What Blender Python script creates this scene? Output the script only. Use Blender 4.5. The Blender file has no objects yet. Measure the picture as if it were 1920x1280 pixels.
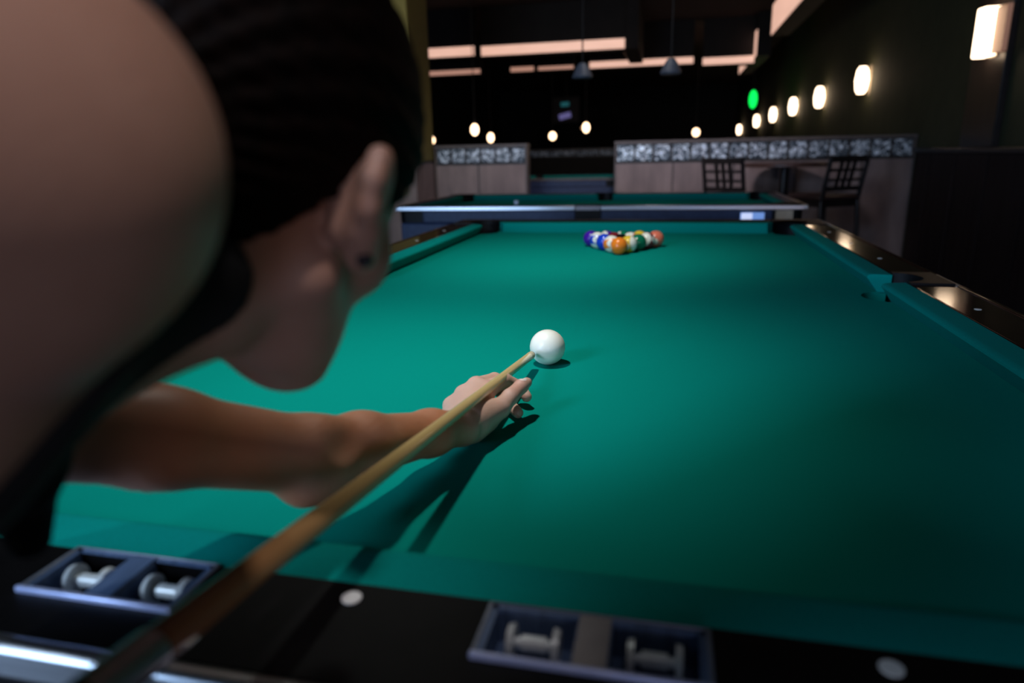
import bpy, bmesh, math, random
import numpy as np
from mathutils import Vector, Matrix, Euler

random.seed(4)
PI = math.pi
Z0 = 0.78                     # height of the cloth; everything is modelled with the cloth at z = 0 and lifted at the end
scn = bpy.context.scene
col = scn.collection

# ------------------------------------------------------------------ materials
def new_mat(name):
    m = bpy.data.materials.new(name); m.use_nodes = True
    nt = m.node_tree
    return m, nt, nt.nodes['Principled BSDF']

def sI(b, **kw):
    names = dict(color='Base Color', rough='Roughness', metal='Metallic', spec='Specular IOR Level', emit='Emission Color',
                 estr='Emission Strength', coat='Coat Weight', sheen='Sheen Weight', sss='Subsurface Weight')
    for k, v in kw.items():
        i = b.inputs[names[k]]
        if k in ('color', 'emit'): v = (*v, 1) if len(v) == 3 else v
        i.default_value = v

def noise_mat(name, c1, c2, scale=20, rough=.5, stretch=(1, 1, 1), bump=0., bscale=None, detail=4, **kw):
    m, nt, b = new_mat(name)
    sI(b, rough=rough, **kw)
    tc = nt.nodes.new('ShaderNodeTexCoord'); mp = nt.nodes.new('ShaderNodeMapping')
    mp.inputs['Scale'].default_value = stretch
    nz = nt.nodes.new('ShaderNodeTexNoise'); nz.inputs['Scale'].default_value = scale; nz.inputs['Detail'].default_value = detail
    rp = nt.nodes.new('ShaderNodeValToRGB')
    rp.color_ramp.elements[0].position = .3; rp.color_ramp.elements[1].position = .7
    rp.color_ramp.elements[0].color = (*c1, 1); rp.color_ramp.elements[1].color = (*c2, 1)
    L = nt.links.new
    L(tc.outputs['Object'], mp.inputs['Vector']); L(mp.outputs['Vector'], nz.inputs['Vector'])
    L(nz.outputs['Fac'], rp.inputs['Fac']); L(rp.outputs['Color'], b.inputs['Base Color'])
    if bump:
        n2 = nt.nodes.new('ShaderNodeTexNoise'); n2.inputs['Scale'].default_value = bscale or scale
        bp = nt.nodes.new('ShaderNodeBump'); bp.inputs['Strength'].default_value = bump; bp.inputs['Distance'].default_value = .002
        L(mp.outputs['Vector'], n2.inputs['Vector']); L(n2.outputs['Fac'], bp.inputs['Height']); L(bp.outputs['Normal'], b.inputs['Normal'])
    return m

def emit_mat(name, c, s, base=(.8, .7, .6)):
    m, nt, b = new_mat(name); sI(b, color=base, rough=.5, emit=c, estr=s)
    nz = nt.nodes.new('ShaderNodeTexNoise'); nz.inputs['Scale'].default_value = 6
    mr = nt.nodes.new('ShaderNodeMapRange'); mr.inputs['To Min'].default_value = s * .8; mr.inputs['To Max'].default_value = s * 1.2
    nt.links.new(nz.outputs['Fac'], mr.inputs['Value']); nt.links.new(mr.outputs['Result'], b.inputs['Emission Strength'])
    return m

M = {}
M['cloth'] = noise_mat('cloth', (0.0, .222, .176), (.0, .272, .218), 900, .95, bump=.25, bscale=1600, spec=.04)
M['cushion'] = noise_mat('cushion_cloth', (0.0, .225, .20), (.0, .27, .24), 700, .9, bump=.2, bscale=1500, spec=.05)
M['rail_black'] = noise_mat('black_laminate', (.002, .002, .0022), (.004, .0036, .004), 40, .5, spec=.09)
M['rail_wood'] = noise_mat('dark_wood_rail', (.012, .005, .0035), (.034, .014, .008), 25, .09, stretch=(8, .6, 8), spec=.11)
M['apron'] = noise_mat('dark_apron', (.022, .036, .085), (.034, .052, .12), 30, .45, spec=.3)
M['apron_dark'] = noise_mat('black_apron', (.008, .008, .010), (.014, .013, .016), 30, .4, spec=.3)
M['chrome'] = noise_mat('brushed_aluminium', (.55, .55, .57), (.7, .7, .72), 60, .3, stretch=(.2, 6, 6), metal=1.)
M['trim_dull'] = noise_mat('dull_trim', (.25, .23, .24), (.33, .3, .31), 40, .45, metal=.6)
M['rubber'] = noise_mat('black_rubber', (.003, .003, .004), (.006, .006, .008), 60, .5, spec=.2)
M['counter'] = noise_mat('ribbed_counter_plastic', (.05, .085, .16), (.10, .16, .30), 140, .4, stretch=(3, .2, .2), bump=.3, bscale=200)
M['counter_edge'] = noise_mat('counter_metal_frame', (.13, .15, .20), (.19, .21, .26), 60, .4, metal=.3)
M['counter_front'] = noise_mat('counter_front_strip', (.42, .48, .75), (.52, .58, .85), 60, .35, metal=.4)
M['bone'] = noise_mat('pearl_inlay', (.75, .75, .74), (.85, .84, .82), 50, .4)
M['spool'] = noise_mat('score_spool_metal', (.62, .68, .72), (.78, .82, .84), 60, .35, metal=.2)
M['maple'] = None
M['black_wrap'] = noise_mat('black_cue_butt', (.008, .007, .007), (.018, .014, .012), 80, .3)
M['ivory'] = noise_mat('ferrule_ivory', (.50, .40, .22), (.58, .46, .26), 80, .4)
M['leather'] = noise_mat('cue_tip_leather', (.30, .27, .2), (.42, .38, .28), 200, .8)
M['floor'] = noise_mat('dark_floorboards', (.016, .01, .008), (.035, .022, .016), 6, .5, stretch=(8, .5, 1))
M['ceil'] = noise_mat('dark_ceiling_paint', (.022, .013, .014), (.034, .02, .02), 3, .9)
M['wall_green'] = noise_mat('dark_olive_wall', (.045, .05, .022), (.06, .065, .03), 5, .8)
M['wall_dark'] = noise_mat('dark_wall', (.006, .006, .006), (.012, .011, .01), 4, .8)
M['olive'] = noise_mat('olive_column_paint', (.15, .13, .035), (.19, .165, .045), 4, .7)
M['wainscot'] = noise_mat('dark_wainscot', (.018, .011, .011), (.034, .022, .022), 6, .6, stretch=(3, 3, .3), spec=.2)
M['panel'] = noise_mat('pale_washed_panel', (.16, .125, .13), (.27, .215, .215), 3.2, .6, stretch=(2, 2, .7), detail=7)
M['frame_wood'] = noise_mat('dark_frame', (.012, .009, .009), (.025, .018, .016), 12, .4)
M['cap'] = noise_mat('half_wall_cap', (.09, .075, .075), (.13, .11, .105), 8, .4)
M['beam'] = noise_mat('soffit_black', (.008, .006, .006), (.014, .011, .01), 4, .8)
M['cove'] = emit_mat('cove_glow', (1., .58, .44), .80)
M['cove_dim'] = emit_mat('cove_glow_dim', (1., .50, .36), .42)
M['sconce'] = emit_mat('sconce_glass', (1., .72, .48), 6.)
M['sconce_dim'] = emit_mat('sconce_side_glass', (1., .42, .22), .16, (.3, .2, .15))
M['bulb'] = emit_mat('pendant_glass', (1., .66, .40), 5.)
M['ember'] = emit_mat('amber_lamp', (1., .45, .22), .5)
M['green_lamp'] = emit_mat('green_lamp', (.0, 1., .10), 1.6, (.0, .3, .05))
M['cyan_neon'] = emit_mat('cyan_neon', (.1, .7, .8), .10, (.0, .05, .05))
M['violet_neon'] = emit_mat('violet_neon', (.45, .4, 1.), .22, (.02, .02, .05))
M['window_glow'] = emit_mat('bluish_window', (.22, .42, 1.), .55, (.2, .3, .5))  # ball window surfaces given their own bluish emission
M['window_glow_pale'] = emit_mat('pale_window', (.62, .70, 1.), .85, (.5, .5, .6))
M['brass'] = noise_mat('corner_plate', (.34, .29, .21), (.42, .36, .27), 40, .4, metal=.4)
M['shade_grey'] = noise_mat('grey_lamp_shade', (.09, .10, .13), (.13, .14, .18), 30, .5)
M['chair'] = noise_mat('black_chair_wood', (.010, .008, .009), (.02, .016, .016), 20, .35)
M['seat_pad'] = noise_mat('brown_seat', (.045, .025, .022), (.075, .04, .035), 20, .4)
M['chalk'] = noise_mat('pale_chalk', (.55, .6, .75), (.7, .74, .85), 90, .9)
M['hair'] = noise_mat('dark_brown_hair', (.0018, .0012, .001), (.007, .003, .002), 60, .65, stretch=(6, .5, 1.5), bump=.4, bscale=120, spec=.06)
M['black_top'] = noise_mat('black_jersey', (.004, .004, .005), (.009, .009, .010), 300, .85, bump=.2, bscale=500)
M['denim'] = noise_mat('dark_denim', (.015, .02, .04), (.03, .04, .07), 250, .85, bump=.2, bscale=600)
M['shoe'] = noise_mat('black_shoe', (.01, .01, .01), (.03, .03, .03), 40, .4)
M['stud'] = noise_mat('dark_stud', (.01, .008, .01), (.03, .025, .03), 40, .2)
M['cue_ball'] = noise_mat('cue_ball_resin', (.90, .86, .76), (.94, .90, .80), 12, .30)

# light wood shaft, with shading painted in as a browner tone towards the joint
m, nt, b = new_mat('maple_shaft'); M['maple'] = m; sI(b, rough=.22, coat=.4)
tc = nt.nodes.new('ShaderNodeTexCoord'); sp = nt.nodes.new('ShaderNodeSeparateXYZ'); mr = nt.nodes.new('ShaderNodeMapRange')
mp = nt.nodes.new('ShaderNodeMapping'); mp.inputs['Scale'].default_value = (40, 40, 2)
nz = nt.nodes.new('ShaderNodeTexNoise'); nz.inputs['Scale'].default_value = 12; nz.inputs['Detail'].default_value = 5
rp = nt.nodes.new('ShaderNodeValToRGB'); mx = nt.nodes.new('ShaderNodeMix'); mx.data_type = 'RGBA'; mx.blend_type = 'MULTIPLY'
mx.inputs[0].default_value = .12
rp.color_ramp.elements[0].position = 0; rp.color_ramp.elements[0].color = (.84, .64, .30, 1)
rp.color_ramp.elements[1].position = 1; rp.color_ramp.elements[1].color = (.26, .095, .04, 1)
e = rp.color_ramp.elements.new(.62); e.color = (.70, .46, .18, 1)
mr.inputs['From Min'].default_value = 0; mr.inputs['From Max'].default_value = .80
L = nt.links.new
L(tc.outputs['Object'], sp.inputs[0]); L(sp.outputs['Z'], mr.inputs['Value']); L(mr.outputs[0], rp.inputs[0])
L(tc.outputs['Object'], mp.inputs[0]); L(mp.outputs[0], nz.inputs['Vector'])
L(rp.outputs[0], mx.inputs[6]); L(nz.outputs['Fac'], mx.inputs[7]); L(mx.outputs[2], b.inputs['Base Color'])

# skin: colour attribute times a fine mottling
m, nt, b = new_mat('skin'); M['skin'] = m; sI(b, rough=.48, sss=.12)
b.inputs['Subsurface Radius'].default_value = (.012, .005, .003); b.inputs['Subsurface Scale'].default_value = .5
at = nt.nodes.new('ShaderNodeAttribute'); at.attribute_name = 'tone'
nz = nt.nodes.new('ShaderNodeTexNoise'); nz.inputs['Scale'].default_value = 60; nz.inputs['Detail'].default_value = 6
rp = nt.nodes.new('ShaderNodeValToRGB'); rp.color_ramp.elements[0].color = (.86, .80, .78, 1); rp.color_ramp.elements[1].color = (1, 1, 1, 1)
mx = nt.nodes.new('ShaderNodeMix'); mx.data_type = 'RGBA'; mx.blend_type = 'MULTIPLY'; mx.inputs[0].default_value = 1
n3 = nt.nodes.new('ShaderNodeTexNoise'); n3.inputs['Scale'].default_value = 260; n3.inputs['Detail'].default_value = 3
bp = nt.nodes.new('ShaderNodeBump'); bp.inputs['Strength'].default_value = .18; bp.inputs['Distance'].default_value = .001
tc = nt.nodes.new('ShaderNodeTexCoord'); L = nt.links.new
L(tc.outputs['Object'], nz.inputs['Vector']); L(tc.outputs['Object'], n3.inputs['Vector']); L(n3.outputs['Fac'], bp.inputs['Height'])
L(bp.outputs['Normal'], b.inputs['Normal']); L(nz.outputs['Fac'], rp.inputs[0])
L(at.outputs['Color'], mx.inputs[6]); L(rp.outputs[0], mx.inputs[7]); L(mx.outputs[2], b.inputs['Base Color'])

# mottled glass block: light shining through put in as glowing flecks on dark blue-grey
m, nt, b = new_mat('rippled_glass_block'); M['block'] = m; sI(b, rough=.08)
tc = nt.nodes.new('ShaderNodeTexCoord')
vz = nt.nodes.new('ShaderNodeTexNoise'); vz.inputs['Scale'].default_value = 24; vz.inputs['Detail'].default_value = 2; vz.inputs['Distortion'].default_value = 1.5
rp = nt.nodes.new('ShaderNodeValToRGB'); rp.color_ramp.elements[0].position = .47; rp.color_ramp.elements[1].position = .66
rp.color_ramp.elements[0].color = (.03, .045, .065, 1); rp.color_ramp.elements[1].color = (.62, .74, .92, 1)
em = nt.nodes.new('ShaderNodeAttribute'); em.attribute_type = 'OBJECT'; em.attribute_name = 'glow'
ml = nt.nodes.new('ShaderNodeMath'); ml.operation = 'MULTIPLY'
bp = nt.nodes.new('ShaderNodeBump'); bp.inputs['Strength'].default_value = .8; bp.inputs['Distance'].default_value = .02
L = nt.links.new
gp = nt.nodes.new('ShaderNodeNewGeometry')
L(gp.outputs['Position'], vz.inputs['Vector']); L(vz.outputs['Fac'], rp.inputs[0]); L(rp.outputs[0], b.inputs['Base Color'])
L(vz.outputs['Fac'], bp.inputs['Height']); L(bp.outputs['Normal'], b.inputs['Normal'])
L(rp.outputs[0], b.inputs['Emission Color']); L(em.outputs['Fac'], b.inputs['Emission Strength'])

def ball_mat(name, c, stripe):
    """solid or striped ball; white number discs on +x and -x of the ball's own axes, stripe around z = 0"""
    m, nt, b = new_mat(name); sI(b, rough=.1)
    tc = nt.nodes.new('ShaderNodeTexCoord'); sp = nt.nodes.new('ShaderNodeSeparateXYZ'); L = nt.links.new
    L(tc.outputs['Object'], sp.inputs[0])
    def math_(op, a, v):
        n = nt.nodes.new('ShaderNodeMath'); n.operation = op
        L(a, n.inputs[0]); n.inputs[1].default_value = v
        return n.outputs[0]
    ax = math_('ABSOLUTE', sp.outputs['X'], 0); disc = math_('GREATER_THAN', ax, .0260)
    mix1 = nt.nodes.new('ShaderNodeMix'); mix1.data_type = 'RGBA'
    W = (.88, .84, .74, 1)
    if stripe:
        az = math_('ABSOLUTE', sp.outputs['Z'], 0); band = math_('LESS_THAN', az, .0145)
        L(band, mix1.inputs[0]); mix1.inputs[6].default_value = W; mix1.inputs[7].default_value = (*c, 1)
    else:
        mix1.inputs[0].default_value = 1; mix1.inputs[6].default_value = W; mix1.inputs[7].default_value = (*c, 1)
    mix2 = nt.nodes.new('ShaderNodeMix'); mix2.data_type = 'RGBA'
    L(disc, mix2.inputs[0]); L(mix1.outputs[2], mix2.inputs[6]); mix2.inputs[7].default_value = W
    L(mix2.outputs[2], b.inputs['Base Color'])
    return m
M['digit'] = noise_mat('digit_black', (.004, .004, .004), (.008, .008, .008), 50, .3)

# ------------------------------------------------------------------ mesh helpers
def add_box(bm, x0, x1, y0, y1, z0, z1):
    r = bmesh.ops.create_cube(bm, size=1)
    for v in r['verts']:
        v.co = Vector((x0 + (v.co.x + .5) * (x1 - x0), y0 + (v.co.y + .5) * (y1 - y0), z0 + (v.co.z + .5) * (z1 - z0)))
    return r['verts']

def bx(*a):
    bm = bmesh.new(); add_box(bm, *a); return bm

def add_prism(bm, pts, z0, z1):
    """vertical prism over a 2-D outline"""
    n = len(pts)
    lo = [bm.verts.new((p[0], p[1], z0)) for p in pts]; hi = [bm.verts.new((p[0], p[1], z1)) for p in pts]
    fs = [bm.faces.new(lo[::-1]), bm.faces.new(hi)]
    for i in range(n): bm.faces.new((lo[i], lo[(i + 1) % n], hi[(i + 1) % n], hi[i]))
    bmesh.ops.triangulate(bm, faces=fs)

def add_rod(bm, a, b, r0, r1=None, seg=14, caps=True):
    a, b = Vector(a), Vector(b); r1 = r0 if r1 is None else r1
    q = (b - a).to_track_quat('Z', 'Y')
    ra = []; rb = []
    for i in range(seg):
        t = 2 * PI * i / seg; d = q @ Vector((math.cos(t), math.sin(t), 0))
        ra.append(bm.verts.new(a + d * r0)); rb.append(bm.verts.new(b + d * r1))
    for i in range(seg): bm.faces.new((ra[i], ra[(i + 1) % seg], rb[(i + 1) % seg], rb[i]))
    if caps: bm.faces.new(ra[::-1]); bm.faces.new(rb)

def add_lathe(bm, prof, seg=24, M4=None):
    """prof = [(r, z)...] about z"""
    rings = []
    for r, z in prof:
        rings.append([bm.verts.new((r * math.cos(2 * PI * i / seg), r * math.sin(2 * PI * i / seg), z)) for i in range(seg)])
    for a, b in zip(rings, rings[1:]):
        for i in range(seg): bm.faces.new((a[i], a[(i + 1) % seg], b[(i + 1) % seg], b[i]))
    bm.faces.new(rings[0][::-1]); bm.faces.new(rings[-1])
    if M4 is not None:
        bmesh.ops.transform(bm, matrix=M4, verts=[v for rg in rings for v in rg])

def smooth_by_angle(me, ang=40):
    for p in me.polygons: p.use_smooth = True
    try: me.set_sharp_from_angle(angle=math.radians(ang))
    except Exception: pass

def origin_of(o):
    p = Vector((0, 0, 0))
    while o is not None: p += o.location; o = o.parent
    return p

def obj(name, bm, mat, parent=None, base=None, bevel=0, smooth=40):
    """ONE mesh object; vertices are given in the space of the top-level frame, origin moved to base (or the parent's origin)"""
    me = bpy.data.meshes.new(name)
    bmesh.ops.recalc_face_normals(bm, faces=bm.faces)
    off = origin_of(parent) if parent is not None else Vector((0, 0, 0))
    loc = Vector(base) if base is not None else off
    bmesh.ops.translate(bm, vec=-loc, verts=bm.verts)
    bm.to_mesh(me); bm.free()
    smooth_by_angle(me, smooth)
    o = bpy.data.objects.new(name, me); col.objects.link(o)
    me.materials.append(mat)
    if parent is not None: o.parent = parent
    o.location = loc - off
    if bevel:
        md = o.modifiers.new('bevel', 'BEVEL'); md.width = bevel; md.segments = 2; md.limit_method = 'ANGLE'; md.angle_limit = math.radians(40)
    return o

def tag(o, label, cat, group=None):
    o['label'] = label; o['category'] = cat
    if group: o['group'] = group
    return o

def thing(name, label, cat, loc=(0, 0, 0), group=None):
    o = bpy.data.objects.new(name, None); col.objects.link(o); o.location = loc; o.empty_display_size = .1
    return tag(o, label, cat, group)

def struct(name, bm, mat, parent=None, bevel=0):
    o = obj(name, bm, mat, parent, bevel=bevel)
    if parent is None: o['kind'] = 'structure'
    return o

def dup(root, loc=None, rotz=None, label=None, group=None):
    r = root.copy(); col.objects.link(r)
    if loc is not None: r.location = loc
    if rotz is not None: r.rotation_euler = (0, 0, rotz)
    if label: r['label'] = label
    if group: r['group'] = group
    for ch in list(root.children):
        c = ch.copy(); col.objects.link(c); c.parent = r
        for g in list(ch.children):
            d = g.copy(); col.objects.link(d); d.parent = c
    return r

# ------------------------------------------------------------------ the room
FZ, CZ = -.78, 2.62
XL, XR, YB, YF = -6.5, 2.42, -4.6, 27.
struct('floor', bx(XL - .1, XR + .1, YB - .1, YF + .1, FZ - .1, FZ), M['floor'])
struct('ceiling', bx(XL - .1, XR + .1, YB - .1, YF + .1, CZ, CZ + .1), M['ceil'])
struct('wall_left', bx(XL - .1, XL, YB, YF, FZ, CZ), M['wall_dark'])
struct('wall_right', bx(XR, XR + .1, YB, YF, FZ, CZ), M['wall_green'])
struct('wall_back', bx(XL, XR, YB - .1, YB, FZ, CZ), M['wall_dark'])
struct('wall_far', bx(XL, XR, YF, YF + .1, FZ, CZ), M['wall_dark'])
# panelled dado on the right wall, with its cap rail
bm = bmesh.new(); add_box(bm, XR - .02, XR, YB, 6.85, FZ, .26)
y = YB + .3
while y < 6.7:
    add_box(bm, XR - .028, XR - .02, y, y + .05, FZ, .26); y += .6
struct('trim_1', bm, M['wainscot'])
struct('trim_2', bx(XR - .05, XR, YB, 6.85, .26, .30), M['frame_wood'], bevel=.006)
# dark pilaster behind the nearest wall lamp
struct('trim_3', bx(XR - .05, XR - .001, 5.22, 5.80, .30, CZ), M['frame_wood'], bevel=.006)

# ------------------------------------------------------------------ pool tables
def pool_table(root, hw, Lh, railw, top, cush, wood_side, wood_end, body_mat, counters=()):
    """a table centred on x = 0 with its playing surface from y = 0 to y = Lh; built at the root's origin"""
    R0 = Vector(root.location)
    def part(name, bm, mat, parent=root, **k):
        bmesh.ops.translate(bm, vec=origin_of(root), verts=bm.verts)
        return obj(name, bm, mat, parent, **k)
    NH, CW, pr = .0365, cush, .060
    cx = [(-hw - .012, -.012), (hw + .012, -.012), (-hw - .012, Lh + .012), (hw + .012, Lh + .012)]
    sx = [(-hw - .038, Lh / 2), (hw + .038, Lh / 2)]
    # bed: a plate with round bites at the pockets
    def arc(c, r, a0, a1, n=14): return [(c[0] + r * math.cos(a0 + (a1 - a0) * i / n), c[1] + r * math.sin(a0 + (a1 - a0) * i / n)) for i in range(n + 1)]
    e = .045; D = PI / 180
    def corner_bite(c, sgx, sgy):
        # intersections of the pocket circle with the plate's edges
        ex, ey = sgx * (hw + e), (Lh + e if sgy > 0 else -e)
        r = pr
        ya = c[1] - sgy * math.sqrt(max(r * r - (ex - c[0]) ** 2, 1e-6)); xa = c[0] - sgx * math.sqrt(max(r * r - (ey - c[1]) ** 2, 1e-6))
        a0 = math.atan2(ya - c[1], ex - c[0]); a1 = math.atan2(ey - c[1], xa - c[0])
        return a0, a1
    pts = []
    # run counter-clockwise: start at bottom edge going right
    c = cx[1]; a0, a1 = corner_bite(c, 1, -1)        # a0: on right edge, a1: on bottom edge
    if a1 > 0: a1 -= 2 * PI
    if a0 > a1 + 2 * PI: a0 -= 2 * PI
    a_s = a1 % (2 * PI); a_e = a0 % (2 * PI)
    # the bite passes through the inner side (direction up-left, 135 deg)
    a_s, a_e = 225 * D, 45 * D
    def ang(c, p): return math.atan2(p[1] - c[1], p[0] - c[0])
    def bite(c, mid, p_in, p_out):
        a, bb = ang(c, p_in), ang(c, p_out)
        while a - mid > PI: a -= 2 * PI
        while a - mid < -PI: a += 2 * PI
        while bb - mid > PI: bb -= 2 * PI
        while bb - mid < -PI: bb += 2 * PI
        return arc(c, pr, a, bb)
    def edge_pts(c, sgx, sgy):
        ex, ey = sgx * (hw + e), (Lh + e if sgy > 0 else -e)
        pv = (ex, c[1] - sgy * math.sqrt(pr * pr - (ex - c[0]) ** 2)); ph = (c[0] - sgx * math.sqrt(pr * pr - (ey - c[1]) ** 2), ey)
        return pv, ph
    pv, ph = edge_pts(cx[1], 1, -1); pts += bite(cx[1], 135 * D, ph, pv)
    c = sx[1]; dx = math.sqrt(pr * pr - (hw + e - c[0]) ** 2)
    pts += bite(c, PI, (hw + e, c[1] - dx), (hw + e, c[1] + dx))
    pv, ph = edge_pts(cx[3], 1, 1); pts += bite(cx[3], 225 * D, pv, ph)
    pv, ph = edge_pts(cx[2], -1, 1); pts += bite(cx[2], -45 * D, ph, pv)
    c = sx[0]
    pts += bite(c, 0, (-hw - e, c[1] + dx), (-hw - e, c[1] - dx))
    pv, ph = edge_pts(cx[0], -1, -1); pts += bite(cx[0], 45 * D, pv, ph)
    bm = bmesh.new(); add_prism(bm, pts, -.03, 0); part('bed_cloth', bm, M['cloth'])
    # cushions: six, each with a nose overhanging the cloth
    cg, sg = .075, .058
    def cushion(p0, p1, inward, cut0, cut1, under=.024):
        """p0-p1 nose line, inward = unit vector towards the table middle; cutN = how far the back edge is drawn in"""
        p0, p1, n = Vector(p0), Vector(p1), Vector(inward); t = (p1 - p0).normalized()
        prof = [(0, NH + .0012), (0, NH - .003), (-under, 0.0005), (-CW, 0.0005), (-CW, NH + .0055), (-.012, NH + .0055), (-.004, NH + .0042)]
        bm = bmesh.new(); ra = []; rb = []
        for d, z in prof:
            f = -d / CW
            a = p0 + n * d + t * (cut0 * f); bb = p1 + n * d - t * (cut1 * f)
            ra.append(bm.verts.new((a.x, a.y, z))); rb.append(bm.verts.new((bb.x, bb.y, z)))
        k = len(prof)
        for i in range(k): bm.faces.new((ra[i], ra[(i + 1) % k], rb[(i + 1) % k], rb[i]))
        bm.faces.new(ra[::-1]); bm.faces.new(rb)
        return part('cushion', bm, M['cushion'], smooth=35)
    cushion((-hw + cg, 0), (hw - cg, 0), (0, 1), -.03, -.03)
    cushion((-hw + cg, Lh), (hw - cg, Lh), (0, -1), -.03, -.03, .008)
    for s in (-1, 1):
        cushion((s * hw, cg), (s * hw, Lh / 2 - sg), (-s, 0), -.03, -.010)
        cushion((s * hw, Lh / 2 + sg), (s * hw, Lh - cg), (-s, 0), -.010, -.03)
    ox, oy0, oy1 = hw + railw, -railw, Lh + railw
    # rail boards
    zt, zb = top, -.05
    gap = .062
    def rail_end(y0, y1, cut):
        bm = bmesh.new()
        xa, xb = -hw + .045, hw - .045
        if not cut: add_box(bm, xa, xb, y0, y1, zb, zt)
        else:
            cy0, cy1 = cut[0][2], cut[0][3]
            add_box(bm, xa, xb, y0, cy0, zb, zt); add_box(bm, xa, xb, cy1, y1, zb, zt)
            x = xa
            for c0, c1, _, _ in sorted(cut):
                add_box(bm, x, c0, cy0, cy1, zb, zt); add_box(bm, c0, c1, cy0, cy1, zb, zt - .026); x = c1
            add_box(bm, x, xb, cy0, cy1, zb, zt)
        return part('rail', bm, wood_end, bevel=0 if cut else .004)
    rail_end(-railw, -CW, [(c[0], c[1], c[2], c[3]) for c in counters])
    rail_end(Lh + CW, Lh + railw, None)
    for s in (-1, 1):
        for ya, yb in ((.045, Lh / 2 - .072), (Lh / 2 + .072, Lh - .045)):
            xa, xb = sorted((s * (hw + CW), s * ox))
            part('rail', bx(xa, xb, ya, yb, zb, zt), wood_side, bevel=.006)
    # pocket castings
    def casting(c, kind, sgx, sgy):
        bm = bmesh.new(); ri = .066
        if kind == 'corner':
            ang0 = math.atan2(sgy, sgx)
            inner = [(c[0] + ri * math.cos(ang0 + t), c[1] + ri * math.sin(ang0 + t)) for t in np.linspace(-PI * .62, PI * .62, 22)]
            X, Y = sgx * (ox - .002), (oy1 - .002 if sgy > 0 else oy0 + .002)
            hxw = sgx * (hw - .046); vy = (Lh - .046) if sgy > 0 else .046
            yin = Lh + CW + .004 if sgy > 0 else -CW - .004
            xin = sgx * (hw + CW + .004)
            rr = .05
            cc = (X - sgx * rr, Y - sgy * rr)
            rnd = [(cc[0] + sgx * rr * math.cos(t), cc[1] + sgy * rr * math.sin(t)) for t in np.linspace(0, PI / 2, 8)]
            o2 = [(xin, vy), (X, vy)] + rnd + [(hxw, Y), (hxw, yin)]
            # order inner from horizontal side to vertical side
            if (inner[0][0] - hxw) ** 2 + (inner[0][1] - yin) ** 2 > (inner[-1][0] - hxw) ** 2 + (inner[-1][1] - yin) ** 2: inner = inner[::-1]
            add_prism(bm, o2 + inner, zb, zt + .003)
            add_lathe(bm, [(ri + .004, -.13), (ri + .004, -.12)], 20, Matrix.Translation((c[0], c[1], 0)))
        else:
            y0, y1 = Lh / 2 - .073, Lh / 2 + .073
            X = sgx * (ox - .002); xin = sgx * (hw + CW + .002)
            inner = [(c[0] + ri * math.sin(t) * sgx * .9, c[1] - .058 * math.cos(t)) for t in np.linspace(.25, PI - .25, 16)]
            add_prism(bm, [(xin, y1), (X, y1), (X, y0), (xin, y0)] + inner, zb, zt + .004)
            add_lathe(bm, [(ri + .004, -.13), (ri + .004, -.12)], 20, Matrix.Translation((c[0], c[1], 0)))
        return part('pocket', bm, M['rubber'])
    for c, (sgx, sgy) in zip(cx, ((-1, -1), (1, -1), (-1, 1), (1, 1))): casting(c, 'corner', sgx, sgy)
    for c, sgx in zip(sx, (-1, 1)): casting(c, 'side', sgx, 0)
    # outer metal edge, one strip per side, with a dull connector in the middle of the long sides
    for s in (-1, 1):
        xa, xb = sorted((s * ox, s * (ox + .014)))
        for ya, yb in ((oy0, Lh / 2 - .07), (Lh / 2 + .07, oy1)): part('edge_trim', bx(xa, xb, ya, yb, zt - .026, zt + .001), M['chrome'] if wood_side is not M['rail_wood'] else M['rail_wood'], bevel=.005)
        part('trim_connector', bx(*sorted((s * ox, s * (ox + .0125))), Lh / 2 - .07, Lh / 2 + .07, zt - .026, zt), M['trim_dull'], bevel=.003)
    for y0, y1 in ((oy0 - .014, oy0), (oy1, oy1 + .014)):
        part('edge_trim', bx(-ox - .014, ox + .014, y0, y1, zt - .026, zt + .001), M['chrome'], bevel=.005)
    # body
    bm = bmesh.new(); add_box(bm, -ox + .01, ox - .01, oy0 + .01, oy1 - .01, -.24, zb - .001)
    vs = add_box(bm, -ox + .09, ox - .09, oy0 + .09, oy1 - .09, -.34, -.24)
    part('apron', bm, body_mat, bevel=.01)
    for sx_ in (-1, 1):
        for yl in (oy0 + .24, oy1 - .24):
            bm = bmesh.new(); x = sx_ * (ox - .22)
            add_box(bm, x - .075, x + .075, yl - .075, yl + .075, -.735, -.34); add_box(bm, x - .09, x + .09, yl - .09, yl + .09, -.78, -.735)
            part('leg', bm, body_mat, bevel=.012)
    return part

HW, LEN = .6154, 2.4614
pt = thing('pool_table', 'large green pool table in the foreground carrying the racked balls and cue ball', 'pool table', (0, 0, 0))
CTR = [(.052, .190, -.103, -.055), (-.280, -.158, -.102, -.051)]
part = pool_table(pt, HW, LEN, .140, .042, .050, M['rail_wood'], M['rail_black'], M['apron_dark'], counters=CTR)
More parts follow.
